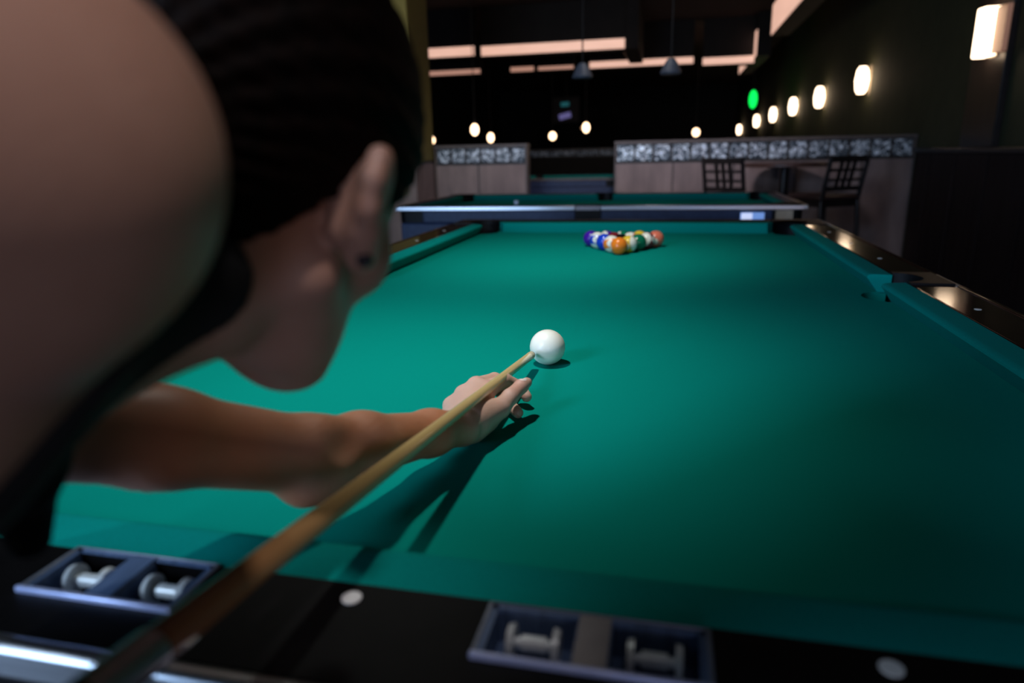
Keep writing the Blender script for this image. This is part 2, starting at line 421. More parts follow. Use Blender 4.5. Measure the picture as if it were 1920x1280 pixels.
# near rail has its own wider top: two score counters let into it, and pale sights
for x0, x1, y0, y1 in CTR:
    bm = bmesh.new(); t = .005; zt = .043; zf = .0165
    xm = (x0 + x1) / 2
    add_box(bm, x0, x1, y0, y1, zf - .0003, zf + .001)
    for a, b_ in ((x0, x0 + t), (x1 - t, x1)): add_box(bm, a, b_, y0, y1, zf, zt)
    add_box(bm, xm - .011, xm + .011, y0, y1, zf, zt - .001)
    add_box(bm, x0, x1, y1 - .0035, y1, zf, zt)
    sc_ = obj('score_counter', bm, M['counter'], pt)
    bm = bmesh.new()
    add_box(bm, x0 - .002, x0 + .001, y0, y1 + .001, zt - .003, zt + .0015); add_box(bm, x1 - .001, x1 + .002, y0, y1 + .001, zt - .003, zt + .0015)
    add_box(bm, x0 - .002, x1 + .002, y1, y1 + .0015, zt - .003, zt + .0015)
    obj('counter_frame', bm, M['counter_edge'], sc_, bevel=.001)
    obj('front_strip', bx(x0 - .002, x1 + .002, y0 - .003, y0 + .001, zf, zt + .003), M['counter_front'], sc_, bevel=.0012)
    bm = bmesh.new(); add_box(bm, xm - .010, xm + .010, y0 + .001, y1 - .001, zt - .001, zt + .0012)
    obj('divider', bm, M['trim_dull'] if x0 > 0 else M['counter'], sc_)
    for k in (0, 1):
        c = (x0 + t + xm - .011) / 2 if k == 0 else (xm + .011 + x1 - t) / 2
        yc = (y0 + y1) / 2 + .006; zc = zf + .0145
        bm = bmesh.new()
        add_rod(bm, (c - .015, yc, zc), (c + .015, yc, zc), .0032)
        add_rod(bm, (c - .008, yc, zc), (c + .008, yc, zc), .0052)
        for s in (-1, 1):
            add_rod(bm, (c + s * .0125, yc, zc), (c + s * .0165, yc, zc), .0115, .0105, 20)
        obj('spool', bm, M['spool'], sc_)
for x in (-.044, .291):
    bm = bmesh.new(); add_lathe(bm, [(.0068, .040), (.0068, .0428)], 20, Matrix.Translation((x, -.066, 0)))
    obj('sight', bm, M['bone'], pt)
for s in (-1, 1):
    for k in (1, 2, 3, 5, 6, 7):
        bm = bmesh.new(); add_lathe(bm, [(.006, .040), (.006, .0426)], 16, Matrix.Translation((s * (HW + .092), LEN * k / 8, 0)))
        obj('sight', bm, M['bone'], pt)

# second table, a smaller one set crosswise behind ours (long side facing us)
t2 = thing('pool_table', 'smaller coin-operated pool table set crosswise behind the racked balls', 'pool table', (.73, 3.96, 0))
part2 = pool_table(t2, .47, 2.02, .11, .045, .045, M['apron'], M['apron'], M['apron'])
bm = bmesh.new(); add_box(bm, .581, .584, .18, .305, -.065, .012); part2('ball_window_frame', bm, M['frame_wood'])
t2.rotation_euler = (0, 0, PI / 2)          # its x side turns to face the camera (world -y = local -x)
# local (x, y) -> world (-y, x): the side seen is local x negative, right end is local y = 0
bm = bmesh.new(); add_box(bm, -.581, -.577, .085, .205, -.052, .006); part2('ball_window', bm, M['window_glow'])
bm = bmesh.new(); add_box(bm, -.583, -.580, .145, .200, -.048, .003); part2('window_plate', bm, M['window_glow_pale'])
bm = bmesh.new(); add_box(bm, -.585, -.571, -.055, .03, -.06, .018); part2('corner_plate', bm, M['brass'])
t3 = dup(t2, (-.50, 8.05, 0), PI / 2, 'dim pool table farthest back, seen in the gap between the two half walls')
for ch in list(t3.children):
    if ch.name.split('.')[0] in ('ball_window', 'window_plate', 'corner_plate', 'ball_window_frame'): bpy.data.objects.remove(ch)
for ch in t3.children:
    if ch.name.split('.')[0] == 'edge_trim':
        ch.material_slots[0].link = 'OBJECT'; ch.material_slots[0].material = M['cap']
cb = obj('chalk_cube', bx(-.723, -.701, 3.50, 3.522, .045, .067), M['chalk'], base=(-.712, 3.511, .045), bevel=.001)
tag(cb, 'small pale chalk cube on the near rail of the second pool table', 'chalk')

# ------------------------------------------------------------------ balls
BR = .0286
def sphere_bm(r, c=(0, 0, 0), u=40, v=24):
    bm = bmesh.new(); bmesh.ops.create_uvsphere(bm, u_segments=u, v_segments=v, radius=r)
    bmesh.ops.translate(bm, vec=Vector(c), verts=bm.verts); return bm

q = obj('cue_ball', sphere_bm(BR, (-.0265, .612, BR), 64, 40), M['cue_ball'], base=(-.0265, .612, BR), smooth=180)
tag(q, 'ivory white cue ball alone on the cloth in front of the cue tip', 'ball')

def digit_mesh(txt):
    cu = bpy.data.curves.new('digits', 'FONT'); cu.body = txt; cu.align_x = 'CENTER'; cu.align_y = 'CENTER'; cu.size = .0125 if len(txt) == 1 else .0105
    o = bpy.data.objects.new('digits', cu); col.objects.link(o)
    dg = bpy.context.evaluated_depsgraph_get(); me = bpy.data.meshes.new_from_object(o.evaluated_get(dg))
    bpy.data.objects.remove(o)
    bm = bmesh.new(); bm.from_mesh(me)
    bmesh.ops.triangulate(bm, faces=bm.faces)
    bmesh.ops.subdivide_edges(bm, edges=bm.edges, cuts=1)
    for v in bm.verts:                                # wrap onto the +x side of the ball
        yy, zz = v.co.x, v.co.y
        xx = math.sqrt(max((BR + .00012) ** 2 - yy * yy - zz * zz, 1e-9)); v.co = Vector((xx, yy, zz))
    return bm

COL = {1: (.85, .55, .04), 2: (.01, .05, .55), 3: (.75, .03, .02), 4: (.06, .01, .32), 5: (.90, .22, .02), 6: (.005, .16, .08), 7: (.20, .012, .02), 8: (.006, .006, .007)}
NAMES = {1: 'yellow', 2: 'blue', 3: 'salmon red', 4: 'purple', 5: 'orange', 6: 'green', 7: 'maroon', 8: 'black'}
COL[3] = (.85, .20, .12)
rows = [[5], [13, 9], [2, 8, 6], [10, 7, 11, 15], [4, 12, 14, 1, 3]]
cam_dir = math.atan2(-.4305 - 1.9, .156)                  # roughly towards the camera
spin = {5: (95, 20), 13: (-10, 12), 9: (160, 80), 2: (30, 60), 8: (20, 60), 6: (100, 10), 10: (-12, 2), 7: (100, 50), 11: (30, 35), 15: (60, 70),
        4: (25, 5), 12: (40, 75), 14: (10, 80), 1: (130, 60), 3: (170, 30)}
ordinal = ['', 'first', 'second', 'third', 'fourth', 'fifth']
for r, row in enumerate(rows):
    for k, n in enumerate(row):
        x = (k - r / 2) * 2 * BR * 1.002; yv = .75 * LEN + r * BR * math.sqrt(3) * 1.002
        base = n if n <= 8 else n - 8
        st = n > 8
        mt = ball_mat('ball_%d' % n, COL[base], st)
        o = obj('billiard_ball', sphere_bm(BR), mt, smooth=180)
        o.location = (x, yv, BR)
        a, tilt = spin[n]
        o.rotation_euler = Euler((math.radians(tilt if st else tilt * .3), math.radians(-12), cam_dir + math.radians(a)), 'XYZ')
        pos = 'at the front tip of the racked triangle' if r == 0 else \
              'at the %s back corner of the racked triangle' % ('left' if k == 0 else 'right') if r == 4 and k in (0, 4) else \
              'at the %s end of the %s row of the rack' % ('left' if k == 0 else 'right', ordinal[r + 1]) if k in (0, r) else 'inside the %s row of the rack' % ordinal[r + 1]
        tag(o, '%s %s billiard ball %s' % (NAMES[base], 'striped' if st else 'solid', pos), 'ball', 'racked billiard balls')
        for s in (0, 1):
            d = digit_mesh(str(n))
            if s: bmesh.ops.rotate(d, cent=(0, 0, 0), matrix=Matrix.Rotation(PI, 3, 'Z'), verts=d.verts)
            me = bpy.data.meshes.new('number'); d.to_mesh(me); d.free(); me.materials.append(M['digit'])
            dn = bpy.data.objects.new('number', me); col.objects.link(dn); dn.parent = o

# ------------------------------------------------------------------ cue
TIP = Vector((-.0455, .578, .0250)); CD = Vector((-.0326, -1., .1105)).normalized()
cue = thing('pool_cue', 'pale wooden pool cue lying over the bridge hand with its tip at the cue ball', 'pool cue', TIP)
qm = CD.to_track_quat('Z', 'Y').to_matrix().to_4x4()
def cue_part(name, prof, mat):
    bm = bmesh.new(); add_lathe(bm, prof, 32)
    me = bpy.data.meshes.new(name); bmesh.ops.recalc_face_normals(bm, faces=bm.faces); bm.to_mesh(me); bm.free(); smooth_by_angle(me, 35)
    o = bpy.data.objects.new(name, me); col.objects.link(o); me.materials.append(mat); o.parent = cue; o.rotation_euler = qm.to_euler(); return o
cue_part('leather_tip', [(.0036, -.001), (.0052, .0005), (.0060, .0030), (.0061, .0060)], M['leather'])
cue_part('ferrule', [(.0062, .0060), (.0064, .020), (.0064, .0205)], M['ivory'])
cue_part('shaft', [(.0063, .0205), (.0064, .2), (.0069, .40), (.0080, .60), (.0098, .79)], M['maple'])
cue_part('joint_collar', [(.0104, .79), (.0106, .793), (.0106, .825), (.0105, .828)], M['chrome'])
cue_part('butt', [(.0105, .828), (.0120, 1.05), (.0146, 1.42), (.0148, 1.43)], M['black_wrap'])
cue_part('bumper', [(.0140, 1.43), (.0140, 1.447), (.011, 1.452)], M['rubber'])

#@PERSON@
# ------------------------------------------------------------------ the player: one distance field per surface, meshed with surface nets
def axis_grid(*segs):
    out = []
    for a, b_, st in segs: out.append(np.arange(a, b_ - st * .5, st))
    return np.concatenate(out + [np.array([segs[-1][1]])]).astype(np.float32)

class Field:
    def __init__(s, gx, gy, gz):
        s.g = (gx, gy, gz); s.F = np.full((len(gx), len(gy), len(gz)), .2, np.float32)
    def win(s, lo, hi):
        sl = []
        for k in range(3):
            i0 = max(int(np.searchsorted(s.g[k], lo[k])) - 2, 0); i1 = min(int(np.searchsorted(s.g[k], hi[k])) + 2, len(s.g[k]))
            sl.append(slice(i0, max(i1, i0 + 1)))
        X = s.g[0][sl[0]][:, None, None]; Y = s.g[1][sl[1]][None, :, None]; Z = s.g[2][sl[2]][None, None, :]
        return tuple(sl), X, Y, Z
    def mix(s, sl, d, k, op='u'):
        A = s.F[sl]
        if op == 'u':
            h = np.clip(.5 + .5 * (A - d) / k, 0, 1); s.F[sl] = A + (d - A) * h - k * h * (1 - h)
        else:                                            # carve
            h = np.clip(.5 - .5 * (A + d) / k, 0, 1); s.F[sl] = A + (-d - A) * h + k * h * (1 - h)
    def cap(s, a, b_, ra, rb=None, k=.02, op='u', sub=None):
        """tapered limb from a to b"""
        rb = ra if rb is None else rb
        a = np.array(a, np.float32); b_ = np.array(b_, np.float32); m = max(ra, rb) + .05 + k
        sl, X, Y, Z = s.win(np.minimum(a, b_) - m, np.maximum(a, b_) + m)
        ab = b_ - a; L2 = float(ab @ ab) + 1e-12
        t = np.clip(((X - a[0]) * ab[0] + (Y - a[1]) * ab[1] + (Z - a[2]) * ab[2]) / L2, 0, 1)
        d = np.sqrt((X - a[0] - t * ab[0]) ** 2 + (Y - a[1] - t * ab[1]) ** 2 + (Z - a[2] - t * ab[2]) ** 2) - (ra + (rb - ra) * t)
        s.mix(sl, d, k, op)
    def ell(s, c, axes, rad, k=.02, op='u'):
        """ellipsoid; axes = 3 row vectors"""
        c = np.array(c, np.float32); m = max(rad) + .05 + k
        sl, X, Y, Z = s.win(c - m, c + m)
        P = [((X - c[0]) * ax[0] + (Y - c[1]) * ax[1] + (Z - c[2]) * ax[2]) for ax in axes]
        k0 = np.sqrt(sum((p / r_) ** 2 for p, r_ in zip(P, rad))); k1 = np.sqrt(sum((p / r_ ** 2) ** 2 for p, r_ in zip(P, rad))) + 1e-6
        s.mix(sl, k0 * (k0 - 1) / k1, k, op)
    def chain(s, pts, rs, k=.006):
        for i in range(len(pts) - 1): s.cap(pts[i], pts[i + 1], rs[i], rs[i + 1], k)

def surface_net(F, g):
    S = F < 0
    nx, ny, nz = F.shape
    c = [S[i:nx - 1 + i, j:ny - 1 + j, k:nz - 1 + k] for i in (0, 1) for j in (0, 1) for k in (0, 1)]
    n = sum(x.astype(np.int8) for x in c)
    act = (n > 0) & (n < 8)
    idx = np.full(act.shape, -1, np.int64); ii = np.argwhere(act); idx[act] = np.arange(len(ii))
    acc = np.zeros((len(ii), 3)); cnt = np.zeros(len(ii))
    G = [np.asarray(a, np.float64) for a in g]
    def corner(o): return F[ii[:, 0] + o[0], ii[:, 1] + o[1], ii[:, 2] + o[2]].astype(np.float64)
    offs = [(a, b_, d) for a in (0, 1) for b_ in (0, 1) for d in (0, 1)]
    for o in offs:
        for ax in range(3):
            if o[ax]: continue
            p = list(o); p[ax] = 1
            fa, fb = corner(o), corner(p); m = (fa < 0) != (fb < 0)
            t = np.where(m, fa / np.where(m, fa - fb, 1), 0)
            pos = np.stack([G[k][ii[:, k] + o[k]] for k in range(3)], 1)
            pos[:, ax] += t * (G[ax][ii[:, ax] + 1] - G[ax][ii[:, ax]])
            acc[m] += pos[m]; cnt[m] += 1
    V = acc / np.maximum(cnt, 1)[:, None]
    faces = []
    for ax in range(3):
        A = np.take(S, range(S.shape[ax] - 1), ax); B = np.take(S, range(1, S.shape[ax]), ax)
        e = np.argwhere(A != B); b1, b2 = (ax + 1) % 3, (ax + 2) % 3
        ok = (e[:, b1] > 0) & (e[:, b2] > 0) & (e[:, b1] < idx.shape[b1]) & (e[:, b2] < idx.shape[b2]); e = e[ok]
        q = []
        for d1, d2 in ((1, 1), (0, 1), (0, 0), (1, 0)):
            f_ = e.copy(); f_[:, b1] -= d1; f_[:, b2] -= d2; q.append(idx[f_[:, 0], f_[:, 1], f_[:, 2]])
        q = np.stack(q, 1); flip = ~A[e[:, 0], e[:, 1], e[:, 2]]
        q[flip] = q[flip][:, ::-1]; faces.append(q)
    return V, np.concatenate(faces)

def net_object(name, F, g, mat, parent, smooth_it=2, fac=.5):
    V, Q = surface_net(F, g)
    # a little Laplacian smoothing along the quads
    for _ in range(smooth_it):
        s_ = np.zeros_like(V); n_ = np.zeros(len(V))
        for a in range(4):
            b_ = (a + 1) % 4
            np.add.at(s_, Q[:, a], V[Q[:, b_]]); np.add.at(n_, Q[:, a], 1); np.add.at(s_, Q[:, b_], V[Q[:, a]]); np.add.at(n_, Q[:, b_], 1)
        V = V + fac * (s_ / np.maximum(n_, 1)[:, None] - V)
    off = np.array(origin_of(parent)) if parent is not None else np.zeros(3)
    me = bpy.data.meshes.new(name)
    me.vertices.add(len(V)); me.vertices.foreach_set('co', (V - off).astype(np.float32).ravel())
    me.loops.add(len(Q) * 4); me.loops.foreach_set('vertex_index', Q.astype(np.int32).ravel())
    me.polygons.add(len(Q)); me.polygons.foreach_set('loop_start', np.arange(0, len(Q) * 4, 4, dtype=np.int32)); me.polygons.foreach_set('loop_total', np.full(len(Q), 4, np.int32))
    me.update(calc_edges=True); me.validate()
    me.polygons.foreach_set('use_smooth', np.ones(len(me.polygons), bool))
    o = bpy.data.objects.new(name, me); col.objects.link(o); me.materials.append(mat)
    if parent is not None: o.parent = parent
    return o, V

def mx_(l):
    r_ = l[0]
    for x_ in l[1:]: r_ = np.maximum(r_, x_)
    return r_
def mn_(l):
    r_ = l[0]
    for x_ in l[1:]: r_ = np.minimum(r_, x_)
    return r_
A_ = lambda *p: np.array(p, float)
unit = lambda v: v / np.linalg.norm(v)
# joints
RS, RE, RW = A_(-.045, -.262, .330), A_(-.085, -.535, .425), A_(-.098, -.715, .300)
LS, LE, LW = A_(-.245, -.155, .200), A_(-.131, .050, .087), A_(-.066, .264, .030)
MID = (RS + LS) / 2; PEL = A_(-.335, -.640, .130); S_ = unit(RS - LS)
SP = unit(PEL - MID); DN = unit(np.cross(SP, S_)); DN = DN if DN[2] < 0 else -DN         # towards the chest's front
HIP = [PEL + .085 * A_(.75, -.66, 0), PEL - .085 * A_(.75, -.66, 0)]
# head frame: r right, f forward, u up; origin midway between the ears
H0 = A_(-.074, -.088, .313); hf = unit(A_(.075, .905, -.415)); hr = unit(np.cross(hf, A_(.16, 0, 1))); hu = np.cross(hr, hf)
hd = lambda r_, f_, u_: H0 + hr * r_ + hf * f_ + hu * u_
AX = (hr, hf, hu)

gx = axis_grid((-.62, -.175, .009), (-.175, -.122, .0025), (-.122, .006, .0015), (.006, .06, .0025), (.06, .16, .01))
gy = axis_grid((-1.22, -.36, .010), (-.36, -.20, .005), (-.20, .06, .0025), (.06, .24, .005), (.24, .47, .0015))
gz = axis_grid((-.79, -.02, .012), (-.02, .0, .005), (.0, .066, .0014), (.066, .16, .005), (.16, .46, .0027), (.46, .54, .01))
B = Field(gx, gy, gz)
# torso
for s_ in (-1, 1):
    sv = S_ * s_
    B.cap(MID + sv * .055 + SP * .06 + DN * .01, MID + sv * .058 + SP * .20 + DN * .01, .078, .080, .04)
    B.cap(MID + sv * .045 + SP * .20, PEL * .45 + MID * .55 + sv * .045 + SP * .12, .078, .072, .04)
    B.cap(MID * .35 + PEL * .65 + sv * .045, PEL + sv * .055 + SP * .02, .074, .098, .05)
    B.ell(MID + sv * .062 + SP * .13 + DN * .085, (S_, SP, DN), (.058, .06, .048), .03)
# shoulders, upper arms, forearms
B.cap(MID - SP * .01, RS, .055, .058, .04); B.cap(MID - SP * .01, LS, .052, .041, .04)
B.ell(RS + A_(.0, .0, .004), (S_, SP, DN), (.062, .068, .060), .03)
B.cap(RS, RE, .054, .040, .025); B.cap(RE, RW, .040, .026, .02)
B.cap(RE + A_(-.006, -.05, -.02), RE + A_(-.006, -.10, -.06), .042, .034, .02)
B.cap(LS, LE * .5 + LS * .5, .039, .0335, .025); B.cap(LE * .5 + LS * .5, LE, .0335, .0315, .02)
ld = unit(LW - LE)
B.cap(LE, LE + ld * .06, .0310, .0290, .02); B.cap(LE + ld * .06, LE + ld * .17, .0290, .0230, .02); B.cap(LE + ld * .17, LW, .0235, .0200, .015)
B.cap(LE + A_(-.004, -.012, -.022), LE + A_(.004, .012, -.030), .016, .013, .02)          # point of the elbow
B.ell(LE + A_(.036, .000, .014), (A_(1, 0, 0), A_(0, 1, 0), A_(0, 0, 1)), (.008, .016, .010), .022, 'c')
# pelvis and legs
B.cap(HIP[0], HIP[1], .105, .105, .05)
AN = [A_(-.17, -.93, -.70), A_(-.47, -.46, -.70)]
for h, a in zip(HIP, AN):
    kn = (h + a) / 2 + A_(.02, .05, .0)
    B.cap(h + A_(0, 0, -.03), kn, .088, .056, .05); B.cap(kn, kn * .55 + a * .45, .056, .054, .03); B.cap(kn * .55 + a * .45, a, .054, .036, .03)
    B.cap(a + A_(0, -.02, -.035), a + A_(.03, .16, -.055), .036, .026, .02)
# neck
NB = MID - SP * .012 + A_(.0, .01, .03)
B.cap(NB, hd(0, -.030, -.035), .060, .053, .03)
B.cap(MID + DN * .01 - SP * .01, hd(0, -.008, -.058), .042, .036, .025)
B.cap(MID * .6 + RS * .4 + A_(0, 0, .01), NB * .6 + hd(0, -.03, -.03) * .4, .040, .042, .04); B.cap(MID * .5 + LS * .5, NB * .6 + hd(0, -.03, -.03) * .4, .042, .042, .04)
# skull, face
B.ell(hd(0, -.012, .052), AX, (.074, .097, .082), .02)
B.ell(hd(0, .035, .010), AX, (.062, .058, .085), .02)
B.ell(hd(0, .048, -.050), AX, (.046, .042, .046), .02)
for s_ in (-1, 1):
    B.cap(hd(.054 * s_, .004, -.035), hd(.020 * s_, .072, -.082), .017, .014, .022)       # jaw line
    B.ell(hd(.047 * s_, .060, -.012), AX, (.016, .020, .020), .015)                         # cheek
    B.ell(hd(.032 * s_, .096, .026), AX, (.016, .012, .012), .008, 'c')                   # eye socket
    B.ell(hd(.032 * s_, .080, .026), AX, (.0125, .0125, .0125), .002)                      # eyeball
    B.cap(hd(.018 * s_, .096, .043), hd(.046 * s_, .083, .044), .008, .006, .012)         # brow
    B.ell(hd(.009 * s_, .104, -.024), AX, (.008, .010, .007), .006)                         # nostril wing
B.ell(hd(0, .077, -.087), AX, (.018, .017, .015), .02)                                       # chin
B.cap(hd(0, .097, .028), hd(0, .114, -.018), .008, .0105, .010)                                # nose
B.cap(hd(-.017, .094, -.052), hd(.017, .094, -.052), .0062, None, .006); B.cap(hd(-.014, .093, -.062), hd(.014, .093, -.062), .007, None, .006)   # lips
for s_ in (-1, 1):                                                                                     # ears, standing off the head
    E = lambda f_, u_, o_=0.: hd(s_ * (.0810 + .55 * max(-f_ + .002, 0) + o_), f_ * 1.05 - .10 * u_, u_ * .76 + .003)
    rim = [E(-.004 , .010), E(-.004, .026), E(-.012, .033), E(-.023, .028), E(-.028, .012), E(-.025, -.006), E(-.016, -.021), E(-.006, -.029)]
    B.chain(rim, [.0046] * 8, .006)
    B.cap(E(-.004, -.028), E(-.004, -.033), .0072, .0066, .010)
    B.cap(E(-.010, .018, -.002), E(-.010, -.020, -.002), .0085, .0080, .010)
    B.cap(E(-.018, .016, -.001), E(-.016, -.012, -.001), .0062, .0060, .010)
    B.cap(E(-.006, .014, -.012), E(-.006, -.014, -.012), .011, .011, .008)
# left hand: low bridge, knuckles arched, thumb up on the right, fingertips tucked towards the right
B.cap(LW, A_(-.067, .290, .030), .0195, .0195, .012)
B.cap(A_(-.060, .285, .019), A_(-.052, .315, .017), .0165, .0145, .012)                     # heel
MC = [A_(-.063, .366, .0390), A_(-.079, .374, .0415), A_(-.0925, .360, .0340), A_(-.1025, .340, .0255)]
WR = [A_(-.060, .285, .030), A_(-.067, .285, .031), A_(-.074, .284, .029), A_(-.079, .283, .025)]
for a, c, r_ in zip(WR, MC, (.0130, .0125, .0120, .0115)): B.cap(a, c, .0165, r_, .010)
B.cap(A_(-.066, .30, .026), A_(-.076, .352, .026), .018, .014, .012)
fing = [([MC[0], A_(-.0500, .411, .0385), A_(-.0320, .423, .0260), A_(-.0205, .412, .0160)], [.0115, .0092, .0082, .0072]),
        ([MC[1], A_(-.0665, .421, .0350), A_(-.0480, .402, .0140), A_(-.0225, .366, .0108)], [.0112, .0094, .0084, .0072]),
        ([MC[2], A_(-.0900, .403, .0300), A_(-.0830, .418, .0150), A_(-.0750, .420, .0080)], [.0106, .0088, .0080, .0070]),
        ([MC[3], A_(-.1060, .372, .0220), A_(-.1040, .389, .0120), A_(-.0990, .397, .0068)], [.0098, .0080, .0072, .0062])]
for p, rs in fing: B.chain(p, rs, .0035)
B.cap(A_(-.054, .290, .030), A_(-.036, .326, .031), .0165, .0125, .012)                      # thumb base
B.chain([A_(-.036, .326, .031), A_(-.0290, .352, .0370), A_(-.0200, .376, .0430), A_(-.0150, .390, .0440)], [.0120, .0102, .0090, .0068], .004)
# right hand closed round the butt of the cue
CP = lambda y_: np.array(TIP) + np.array(CD) * ((y_ - TIP.y) / CD.y)
gc = CP(-.735); ca = np.array(CD); up = unit(A_(0, 0, 1) - ca * ca[2]); sd = np.cross(ca, up); sd = sd if sd[0] > 0 else -sd
ring = lambda a, rr, off: gc + ca * off + (sd * math.cos(a) + up * math.sin(a)) * rr
B.cap(RW, gc + sd * .026 + up * .030, .024, .022, .015)
B.cap(gc + sd * .027 + up * .022 - ca * .026, gc + sd * .027 + up * .020 + ca * .030, .014, .014, .012)
for i_, (off, rr) in enumerate(((-.034, .0086), (-.012, .0090), (.010, .0086), (.031, .0078))):
    ps = [ring(t, .0135 + rr, off) for t in (.35, -.45, -1.25, -2.05, -2.8)]
    B.chain(ps, [rr * 1.1, rr, rr * .96, rr * .9, rr * .78], .003)
B.chain([gc + sd * .014 + up * .030 - ca * .030, ring(1.75, .0245, -.042), ring(2.45, .0235, -.050)], [.0115, .0100, .0078], .004)

px_loc = (float(PEL[0]), float(PEL[1]), FZ)
per = bpy.data.objects.new('person_origin', None)   # replaced below by the body itself as the top-level object
bpy.data.objects.remove(per)
body, V = net_object('person', B.F, B.g, M['skin'], None, 2, .45)
tag(body, 'dark-haired person in a black top bending over the table, bridge hand under the cue', 'person')
# colours of skin, lips, eyes, nails
tone = np.tile(np.array([.54, .31, .225]), (len(V), 1))
def paint(c, rad, rgb, soft=.35):
    d = np.linalg.norm((V - c) / rad, axis=1); w_ = np.clip((1 - d) / soft, 0, 1)[:, None]; tone[:] = tone * (1 - w_) + np.array(rgb) * w_
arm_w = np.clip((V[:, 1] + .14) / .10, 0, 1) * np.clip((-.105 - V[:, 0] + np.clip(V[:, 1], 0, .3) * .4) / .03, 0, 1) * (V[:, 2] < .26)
tone[:] = tone * (1 - arm_w[:, None]) + np.array([.57, .235, .125]) * arm_w[:, None]  # dim orange light on the left arm painted into its tone
hand_w = np.clip((V[:, 1] - .225) / .05, 0, 1)[:, None]; tone[:] = tone * (1 - hand_w) + np.array([.70, .43, .34]) * hand_w
for c in MC[:3]: paint(c + A_(0, 0, .011), .010, (.70, .40, .33), .8)
paint(A_(-.024, .368, .045), A_(.016, .026, .016), (.66, .35, .26), .6)
paint(A_(-.0185, .380, .0515), A_(.0066, .0092, .0070), (.52, .25, .19), .3); paint(A_(-.0185, .3805, .0515), A_(.0056, .0080, .0065), (.95, .80, .75), .2)                # thumb nail
for p, rs in fing:
    e_ = p[-1]; paint(e_ + A_(0, .003, .006), .0045, (.78, .55, .48), .4)
for s_ in (-1, 1):
    paint(hd(.032 * s_, .093, .026), .0085, (.85, .82, .80), .2); paint(hd(.032 * s_, .0935, .026), .0050, (.10, .05, .03), .2)
    paint(hd(.032 * s_, .100, .050), A_(.018, .012, .006), (.06, .03, .02), .5)
paint(hd(0, .098, -.057), A_(.022, .014, .011), (.50, .17, .15), .4)
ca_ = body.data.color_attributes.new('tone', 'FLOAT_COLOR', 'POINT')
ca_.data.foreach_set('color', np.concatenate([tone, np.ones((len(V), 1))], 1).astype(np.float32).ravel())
# black top: the body's own surface pushed out a little, cut at neckline, armholes and waist
X, Y, Z = gx[:, None, None], gy[None, :, None], gz[None, None, :]
def seg_d(a, b_):
    ab = b_ - a; t = np.clip(((X - a[0]) * ab[0] + (Y - a[1]) * ab[1] + (Z - a[2]) * ab[2]) / float(ab @ ab), 0, 1).astype(np.float32)
    return np.sqrt((X - a[0] - t * ab[0]) ** 2 + (Y - a[1] - t * ab[1]) ** 2 + (Z - a[2] - t * ab[2]) ** 2).astype(np.float32)
along = ((X - MID[0]) * SP[0] + (Y - MID[1]) * SP[1] + (Z - MID[2]) * SP[2]).astype(np.float32)
armd = np.minimum(np.minimum(seg_d(RS, RE), seg_d(RE, RW)) - .068, np.minimum(seg_d(LS, LE), seg_d(LE, LW)) - .060)
torso = seg_d(MID + SP * .1, PEL) - .23
Ft = mx_([B.F - .005, .055 - along, along - .40, torso, -armd])
strapd = np.minimum(seg_d(MID + S_ * .055 + DN * .07 + SP * .07, hd(.046, -.062, -.062)), seg_d(MID - S_ * .055 + DN * .07 + SP * .07, hd(-.046, -.062, -.062))) - .030
Ft = np.minimum(Ft, np.maximum(B.F - .005, strapd))
net_object('black_top', Ft, B.g, M['black_top'], body, 2)
trous = mn_([seg_d(HIP[0], AN[0]), seg_d(HIP[1], AN[1]), seg_d(HIP[0], HIP[1])]) - .2
Fj = mx_([B.F - .008, .385 - along - 10 * (Z < -.2), trous, -armd, -.675 - Z + 0 * X])
net_object('jeans', Fj.astype(np.float32), B.g, M['denim'], body, 2)
for a in AN:
    Fs = mx_([B.F - .008, seg_d(a + A_(0, -.02, -.04), a + A_(.03, .16, -.055)) - .075, Z + .69 + 0 * X + 0 * Y])
    net_object('shoe', Fs.astype(np.float32), B.g, M['shoe'], body, 2)
# hair: close cap with the hairline cut in the head's own frame, and a tail falling over the near side of the neck
del X, Y, Z, Ft, Fj, Fs, along, armd, torso, strapd, trous
hgx = axis_grid((-.20, .04, .0025)); hgy = axis_grid((-.26, .07, .0025)); hgz = axis_grid((.10, .48, .0025))
Hh = Field(hgx, hgy, hgz)
Hh.ell(hd(0, -.012, .052), AX, (.084, .108, .093), .01); Hh.ell(hd(0, .030, .030), AX, (.0735, .070, .075), .015)
Hh.ell(hd(0, -.045, -.005), AX, (.064, .066, .050), .02)
X, Y, Z = hgx[:, None, None] - H0[0], hgy[None, :, None] - H0[1], hgz[None, None, :] - H0[2]
cr, cf, cu_ = (X * a[0] + Y * a[1] + Z * a[2] for a in (hr, hf, hu))
line = np.interp(cf, [-.12, -.07, -.035, -.018, .004, .012, .030, .052, .075, .10], [-.060, -.058, -.020, .004, .034, .020, .012, .045, .072, .088])
for s_ in (-1, 1):                                    # room for the ears
    pass
Hh.F = np.maximum(Hh.F, (line - cu_) * .7)
ridge = .0006 * np.sin(cu_ * 620 + 3 * np.sin(cf * 40) + cr * 160) + .0011 * np.sin(np.arctan2(cr, cu_ + .03) * 55 + cf * 70)
Hh.F += ridge * (np.abs(Hh.F) < .03)
tail = [hd(.030, -.098, .004), hd(.056, -.100, -.045), A_(-.098, -.205, .245), A_(-.128, -.205, .200), A_(-.150, -.190, .150)]
Hh.chain(tail, [.022, .021, .020, .018, .010], .012)
Hh.ell(hd(0.012, -.098, .006), AX, (.034, .026, .028), .01)
net_object('hair', Hh.F.astype(np.float32), Hh.g, M['hair'], body, 1)
bm = sphere_bm(.0042, tuple(E(-.012, -.034, .003)), 16, 10)
obj('earring', bm, M['stud'], body)
del B, Hh, X, Y, Z
#@END@

